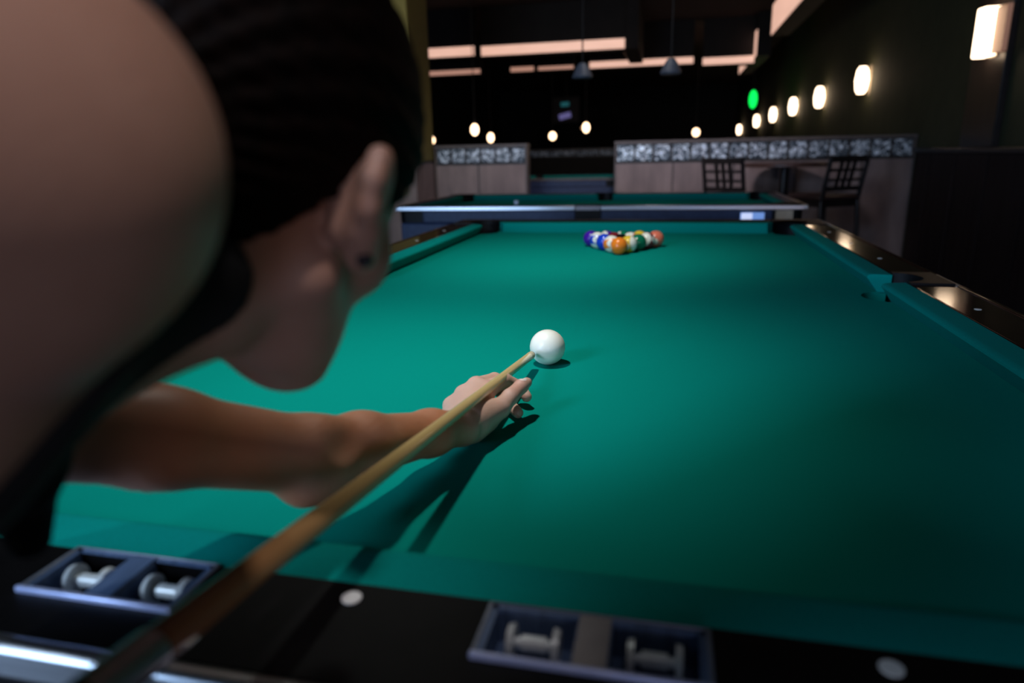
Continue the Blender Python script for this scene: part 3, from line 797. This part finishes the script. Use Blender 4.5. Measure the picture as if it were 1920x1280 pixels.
# ------------------------------------------------------------------ half walls with glass-block tops
def half_wall(label, x0, x1, yv, ztop, zband, joints, glow, bw=.2, panel=None):
    t = thing('half_wall', label, 'half wall', ((x0 + x1) / 2, yv, FZ))
    obj('panel', bx(x0, x1, yv, yv + .14, FZ, zband - .012), panel or M['panel'], t)
    bm = bmesh.new()
    for j in joints: add_box(bm, j - .006, j + .006, yv - .004, yv + .001, FZ, zband - .012)
    add_box(bm, x0, x1, yv - .006, yv + .146, zband - .014, zband + .002)
    obj('joint_strip', bm, M['frame_wood'], t)
    bm = bmesh.new(); add_box(bm, x0 - .01, x1 + .01, yv - .02, yv + .16, ztop - .018, ztop + .012)
    add_box(bm, x0 - .008, x0 + .008, yv - .008, yv + .15, FZ, ztop); add_box(bm, x1 - .008, x1 + .008, yv - .008, yv + .15, FZ, ztop)
    obj('cap', bm, M['cap'], t, bevel=.003)
    n = max(1, round((x1 - x0 - .016) / bw)); w = (x1 - x0 - .016) / n
    bm = bmesh.new(); add_box(bm, x0, x1, yv + .03, yv + .11, zband, ztop - .018); obj('mortar', bm, M['frame_wood'], t)
    for i in range(n):
        a = x0 + .008 + i * w
        bm = bmesh.new(); add_box(bm, a + .013, a + w - .013, yv + .002, yv + .138, zband + .010, ztop - .028)
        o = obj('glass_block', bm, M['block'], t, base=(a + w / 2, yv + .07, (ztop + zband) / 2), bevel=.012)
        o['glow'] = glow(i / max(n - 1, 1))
    return t
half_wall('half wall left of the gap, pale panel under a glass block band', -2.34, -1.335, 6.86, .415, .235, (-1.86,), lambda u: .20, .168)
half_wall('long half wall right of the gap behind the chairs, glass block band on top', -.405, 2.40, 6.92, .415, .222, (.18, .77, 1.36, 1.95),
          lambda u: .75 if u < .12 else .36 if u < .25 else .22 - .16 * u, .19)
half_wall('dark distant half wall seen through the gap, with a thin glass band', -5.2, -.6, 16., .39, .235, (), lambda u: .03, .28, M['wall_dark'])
# olive column at the left
c_ = thing('column', 'olive painted square column beside the left half wall', 'column', (-2.7, 6.6, FZ))
obj('shaft', bx(-3.05, -2.37, 6.3, 6.9, .27, CZ), M['olive'], c_, bevel=.01)
obj('wainscot', bx(-3.06, -2.362, 6.29, 6.91, FZ, .25), M['panel'], c_, bevel=.004)
obj('cap_rail', bx(-3.07, -2.355, 6.28, 6.92, .25, .27), M['frame_wood'], c_)

# ------------------------------------------------------------------ bar stools and pub table
def stool(label, loc, rot):
    t = thing('bar_stool', label, 'bar stool', (0, 0, 0), 'lattice-back bar stools')
    w, d, hs, hb = .20, .20, .74, 1.045
    obj('seat', bx(-w, w, -d, d, hs - .045, hs), M['seat_pad'], t, bevel=.018)
    bm = bmesh.new(); add_box(bm, -w + .01, w - .01, -d + .01, d - .01, hs - .10, hs - .046); obj('seat_frame', bm, M['chair'], t)
    for sx_ in (-1, 1):
        bm = bmesh.new(); add_rod(bm, (sx_ * (w - .03), d - .03, hs - .05), (sx_ * w, d, 0), .019, .015, 10); obj('leg', bm, M['chair'], t)
        bm = bmesh.new(); add_rod(bm, (sx_ * (w - .022), -d + .02, hs - .05), (sx_ * w, -d - .04, 0), .019, .015, 10)
        add_rod(bm, (sx_ * (w - .022), -d + .02, hs - .06), (sx_ * (w - .022), -d - .055, hb), .018, .016, 10); obj('leg', bm, M['chair'], t)
    bm = bmesh.new()
    for z, dz in ((hb - .03, .025), (hb - .115, .011), (hb - .19, .011), (hs + .045, .018)):
        yy = -d + .02 - .075 * (z - hs) / (hb - hs)
        add_box(bm, -w + .02, w - .02, yy - .012, yy + .012, z - dz, z + dz)
    for x in (-.062, .062, 0):
        vs = add_box(bm, x - .011, x + .011, -d + .01, -d + .03, hs + .04, hb - .03)
        for v in vs:
            v.co.y -= .075 * (v.co.z - hs) / (hb - hs)
    obj('lattice_back', bm, M['chair'], t)
    bm = bmesh.new()
    for sx_ in (-1, 1): add_rod(bm, (sx_ * (w - .008), d - .01, .30), (sx_ * (w - .008), -d - .015, .30), .012, None, 8)
    add_rod(bm, (-w + .01, d - .008, .24), (w - .01, d - .008, .24), .013, None, 8); add_rod(bm, (-w, -d - .02, .34), (w, -d - .02, .34), .012, None, 8)
    obj('stretcher', bm, M['chair'], t)
    t.location = loc; t.rotation_euler = (0, 0, rot)
    return t
s1 = stool('black lattice-back bar stool left of the pub table', (.71, 5.75, FZ), math.radians(-35))
s2 = dup(s1, (1.40, 5.75, FZ), math.radians(30), 'black lattice-back bar stool right of the pub table, brown seat in view')
pt_ = thing('pub_table', 'tall dark round pub table between the two bar stools', 'table', (1.19, 6.48, FZ))
bm = bmesh.new(); add_lathe(bm, [(.37, .160), (.385, .168), (.385, .190), (.37, .197)], 40, Matrix.Translation((1.19, 6.48, 0))); obj('table_top', bm, M['seat_pad'], pt_)
bm = bmesh.new(); add_rod(bm, (1.19, 6.48, FZ + .03), (1.19, 6.48, .16), .045); obj('pedestal', bm, M['chair'], pt_)
bm = bmesh.new(); add_lathe(bm, [(.27, FZ), (.27, FZ + .015), (.07, FZ + .05)], 32, Matrix.Translation((1.19, 6.48, 0))); obj('foot', bm, M['chair'], pt_)

# ------------------------------------------------------------------ wall lamps down the right wall
def sconce_parts(t, y, z, near):
    X = XR - .05 if y < 6 else XR
    bm = bmesh.new(); add_box(bm, X - .012, X, y - .06, y + .06, z - .17, z + .17); obj('back_plate', bm, M['brass'], t, bevel=.003)
    if near:                                         # boxed glass: bright front, dim outer side
        bm = bmesh.new(); add_prism(bm, [(X - .012, y - .06), (X - .012, y + .13), (X - .10, y + .13), (X - .135, y + .03), (X - .12, y - .06)], z - .16, z + .16)
        obj('shade', bm, M['sconce'], t, bevel=.01)
        bm = bmesh.new(); add_prism(bm, [(X - .012, y - .062), (X - .05, y - .062), (X - .04, y - .20), (X - .012, y - .21)], z - .15, z + .15)
        obj('side_glass', bm, M['sconce_dim'], t)
    else:
        bm = bmesh.new(); add_lathe(bm, [(.038, -.15), (.060, -.11), (.074, 0), (.060, .11), (.038, .15)], 24, Matrix.Translation((X - .095, y, z)))
        obj('shade', bm, M['sconce'], t)
SC = [(5.40, 1.085), (8.857, 1.077), (11.319, 1.056), (13.706, 1.06), (16.335, 1.035), (19.439, 1.02), (24.3, .93)]
SL = ['nearest and largest glowing sconce, on the dark pilaster at the far right', 'second nearest glowing sconce along the right wall', 'third glowing sconce from the right along the wall',
      'fourth glowing sconce from the right along the wall', 'fifth glowing sconce from the right along the wall', 'sixth glowing sconce from the right, receding along the wall', 'farthest and smallest sconce of the row along the right wall']
for (y, z), lb in zip(SC, SL):
    t = thing('wall_sconce', lb, 'lamp', (XR, y, z), 'glowing sconces along the right wall')
    sconce_parts(t, y, z, y < 6)

# ------------------------------------------------------------------ far hanging lamps
PENDS = [(-2.944, 8.49, .521, .055, 'small round hanging lamp at the far left beside the column'), (-2.392, 8.653, .645, .062, 'larger hanging lamp above the left half wall'),
         (-2.96, 11.705, .607, .068, 'small round hanging lamp just right of the larger one above the left half wall'), (-2.239, 14.017, .658, .085, 'round hanging lamp above the gap between half walls'),
         (-.652 - .92, 14.215, .812, .085, 'long bright hanging lamp at the right side of the gap'), (.638, 14.686, .669, .085, 'round hanging lamp in the distance above the long half wall')]
for x, y, z, r, lb in PENDS:
    r *= .82
    el = 1.45 if 'larger' in lb or 'long bright' in lb else 1.15
    t = thing('hanging_lamp', lb, 'lamp', (x, y, z), 'distant hanging lamps')
    bm = sphere_bm(1, (0, 0, 0), 24, 14); bmesh.ops.scale(bm, vec=(r, r, r * el), verts=bm.verts); bmesh.ops.translate(bm, vec=(x, y, z), verts=bm.verts)
    obj('glass_globe', bm, M['bulb'], t)
    bm = bmesh.new(); add_rod(bm, (x, y, z + r * el * .95), (x, y, z + r * el + .05), r * .4, r * .3); add_rod(bm, (x, y, z + r * el + .05), (x, y, CZ), .006, None, 6)
    obj('cord', bm, M['beam'], t)
t = thing('amber_lamp', 'dim flat amber lamp above the gap', 'lamp', (-1.794, 15.95, .86))
bm = sphere_bm(1, (0, 0, 0), 20, 12); bmesh.ops.scale(bm, vec=(.10, .06, .05), verts=bm.verts); bmesh.ops.translate(bm, vec=(-1.794, 15.95, .86), verts=bm.verts)
obj('glass', bm, M['ember'], t)
bm = bmesh.new(); add_rod(bm, (-1.794, 15.95, .9), (-1.794, 15.95, CZ), .008, None, 6); obj('cord', bm, M['beam'], t)
t = thing('green_lamp', 'glowing green upright oval lamp left of the row of sconces', 'lamp', (1.758, 15.125, 1.3))
bm = bmesh.new()
pts = [(.075 * math.cos(a), .175 * math.sin(a)) for a in np.linspace(0, 2 * PI, 25)[:-1]]
add_prism(bm, pts, -.03, .03); bmesh.ops.rotate(bm, cent=(0, 0, 0), matrix=Matrix.Rotation(PI / 2, 3, 'X'), verts=bm.verts); bmesh.ops.translate(bm, vec=(1.758, 15.125, 1.3), verts=bm.verts)
obj('glass', bm, M['green_lamp'], t, bevel=.01)
bm = bmesh.new(); add_rod(bm, (1.758, 15.125, 1.5), (1.758, 15.125, CZ), .012, None, 8); obj('cord', bm, M['beam'], t)
# faint bar sign
t = thing('neon_sign', 'faint cyan and violet glowing sign in the dark distance above the gap', 'sign', (-2.25, 16., 1.1))
obj('backing', bx(-2.55, -1.95, 15.99, 16.03, 1.0, 1.55), M['beam'], t)
bm = bmesh.new(); add_rod(bm, (-2.36, 15.97, 1.39), (-2.18, 15.97, 1.40), .045, None, 8); obj('cyan_tube', bm, M['cyan_neon'], t)
bm = bmesh.new(); add_rod(bm, (-2.40, 15.97, 1.11), (-2.14, 15.97, 1.17), .06, None, 8); obj('violet_tube', bm, M['violet_neon'], t)
bm = bmesh.new(); add_rod(bm, (-2.25, 16.01, 1.5), (-2.25, 16.01, CZ), .012, None, 8); obj('rod', bm, M['beam'], t)

# grey spot pendants over the second table
for x, lb in ((-.416, 'grey cone lamp shade hanging below the light coves, left one of two'), (.135, 'grey cone lamp shade hanging below the light coves, right one of two')):
    t = thing('cone_pendant', lb, 'lamp', (x, 4.2, .83), 'grey cone pendants')
    bm = bmesh.new(); add_lathe(bm, [(.062, -.045), (.066, -.035), (.04, .02), (.022, .045)], 28, Matrix.Translation((x, 4.2, .83))); obj('shade', bm, M['shade_grey'], t)
    bm = bmesh.new(); add_rod(bm, (x, 4.2, .87), (x, 4.2, CZ), .005, None, 6); obj('cord', bm, M['beam'], t)

# ------------------------------------------------------------------ lit ceiling coves
def cove(label, x0, x1, y0, y1, zl, zh, mat, face, group='lit ceiling coves'):
    t = thing('cove_light', label, 'cove light', ((x0 + x1) / 2, (y0 + y1) / 2, CZ), group)
    if face == 'y':
        obj('soffit', bx(x0, x1, y0 + .012, y0 + .25, zl - .02, CZ), M['beam'], t)
        obj('light_strip', bx(x0, x1, y0, y0 + .012, zl, zh), mat, t)
    else:
        obj('soffit', bx(x0 + .012, x0 + .25, y0, y1, zl - .02, CZ), M['beam'], t)
        obj('light_strip', bx(x0, x0 + .012, y0, y1, zl, zh), mat, t)
    return t
cove('lit cove at the upper left of the ceiling, left piece', -4.6, -3.07, 11.2, 11.2, 1.90, 2.045, M['cove'], 'y')
cove('lit cove at the upper left of the ceiling, long right piece', -2.95, -.62, 11.2, 11.2, 1.885, 2.03, M['cove'], 'y')
cove('short lit side of the upper cove running back from its right end', -.665, -.4, 11.25, 13.2, 1.90, 2.05, M['cove_dim'], 'x')
cove('lower cove strip, leftmost lit piece', -5.6, -3.6, 13.5, 13.5, 1.875, 1.955, M['cove_dim'], 'y')
cove('lower cove strip, second short lit piece from the left', -2.98, -2.52, 13.5, 13.5, 1.875, 1.955, M['cove_dim'], 'y')
cove('lower cove strip, third dim lit piece from the left', -2.43, -1.74, 13.5, 13.5, 1.88, 1.94, M['cove_dim'], 'y')
cove('lower cove strip, long lit piece right of the cone shades', -1.43, .49, 13.5, 13.5, 1.87, 1.98, M['cove'], 'y')
cove('lower cove strip, rightmost piece at the corner', .66, 1.56, 13.5, 13.5, 1.83, 1.95, M['cove'], 'y')
cove('lit cove side running back at the right corner of the ceiling', 1.55, 1.8, 13.2, 16.4, 1.92, 2.34, M['cove'], 'x')
cove('wide lit cove panel nearest the camera at the top right of the ceiling', 1.52, 1.8, 5.6, 11.0, 1.93, 2.33, M['cove'], 'x')

# ------------------------------------------------------------------ lights
def light(kind, name, loc, energy, color, target=None, **k):
    l = bpy.data.lights.new(name, kind); l.energy = energy; l.color = color
    for a, v in k.items(): setattr(l, a, v)
    o = bpy.data.objects.new(name, l); col.objects.link(o); o.location = loc
    if target is not None: o.rotation_euler = (Vector(target) - Vector(loc)).to_track_quat('-Z', 'Y').to_euler()
    return o
light('SPOT', 'table_lamp_near', (-.22, .50, .92), 30, (.97, 1., .93), (-.36, .62, 0), spot_size=math.radians(106), spot_blend=1., shadow_soft_size=.022)
light('SPOT', 'table_lamp_far', (-.20, 1.55, .95), 27, (.97, 1., .93), (-.22, 1.85, 0), spot_size=math.radians(98), spot_blend=1., shadow_soft_size=.10)
light('SPOT', 'half_wall_fill', (-.05, 4.7, 1.8), 140, (1., .86, .90), (-.3, 6.9, .1), spot_size=math.radians(95), spot_blend=.8, shadow_soft_size=.15)  # unseen spot added to brighten the half walls
light('SPOT', 'second_table_lamp', (-.10, 4.0, 1.6), 9, (1., .95, .9), (-.1, 4.1, 0), spot_size=math.radians(100), spot_blend=1., shadow_soft_size=.15)
light('AREA', 'window_light', (-1.7, -1.9, 1.55), 52, (.58, .76, 1.), (-.1, .25, .0), size=.7, size_y=.7, shape='RECTANGLE')
light('AREA', 'low_window_light', (-2.7, -2.5, .30), 75, (.42, .64, 1.), (-.1, .3, .1), size=1.5, size_y=1.3, shape='RECTANGLE')
light('AREA', 'warm_fill', (1.5, -3.6, .5), 8, (1., .72, .66), (0, 0, .2), size=.8, size_y=.8, shape='RECTANGLE')  # unseen warm fill added to offset the green bounce on the jaw
light('AREA', 'blue_fill', (1.0, -4.3, .45), 16, (.40, .60, 1.), (.1, 1., 0), size=.8, size_y=.6, shape='RECTANGLE')  # unseen blue fill added for the score counters and second table's front
light('SPOT', 'shoulder_fill', (.36, -.62, 1.75), 36, (1., .90, .92), (-.04, -.27, .34), spot_size=math.radians(20), spot_blend=.9, shadow_soft_size=.05)  # unseen narrow spot added to brighten the bare shoulder
light('AREA', 'column_fill', (-2.2, 4.4, 1.6), 14, (1., .92, .7), (-2.7, 6.5, .9), size=.6, size_y=.6, shape='RECTANGLE')  # unseen light added to brighten the olive column

w = bpy.data.worlds.new('world'); scn.world = w; w.use_nodes = True
w.node_tree.nodes['Background'].inputs[0].default_value = (.010, .009, .011, 1); w.node_tree.nodes['Background'].inputs[1].default_value = 1.

# ------------------------------------------------------------------ camera
cam = bpy.data.cameras.new('camera'); co = bpy.data.objects.new('camera', cam); col.objects.link(co)
yaw, pitch, roll = .2277, .2696, -.0221
f = Vector((-math.sin(yaw) * math.cos(pitch), math.cos(yaw) * math.cos(pitch), -math.sin(pitch)))
r = Vector((math.cos(yaw), math.sin(yaw), 0)); u = r.cross(f)
r2 = r * math.cos(roll) + u * math.sin(roll); u2 = r2.cross(f)
mw = Matrix((r2, u2, -f)).transposed().to_4x4(); mw.translation = Vector((.1564, -.4305, .3313))
co.matrix_world = mw
cam.sensor_width = 36; cam.lens = 1275.2 * 36 / 1920; cam.clip_start = .01; cam.clip_end = 100
cam.dof.use_dof = True; cam.dof.focus_distance = 1.03; cam.dof.aperture_fstop = 3.0
scn.camera = co

# lift everything so that the floor is at z = 0
bpy.context.view_layer.update()
for o in scn.objects:
    if o.parent is None: o.location.z += Z0
scn.view_settings.view_transform = 'Standard'; scn.view_settings.look = 'None'
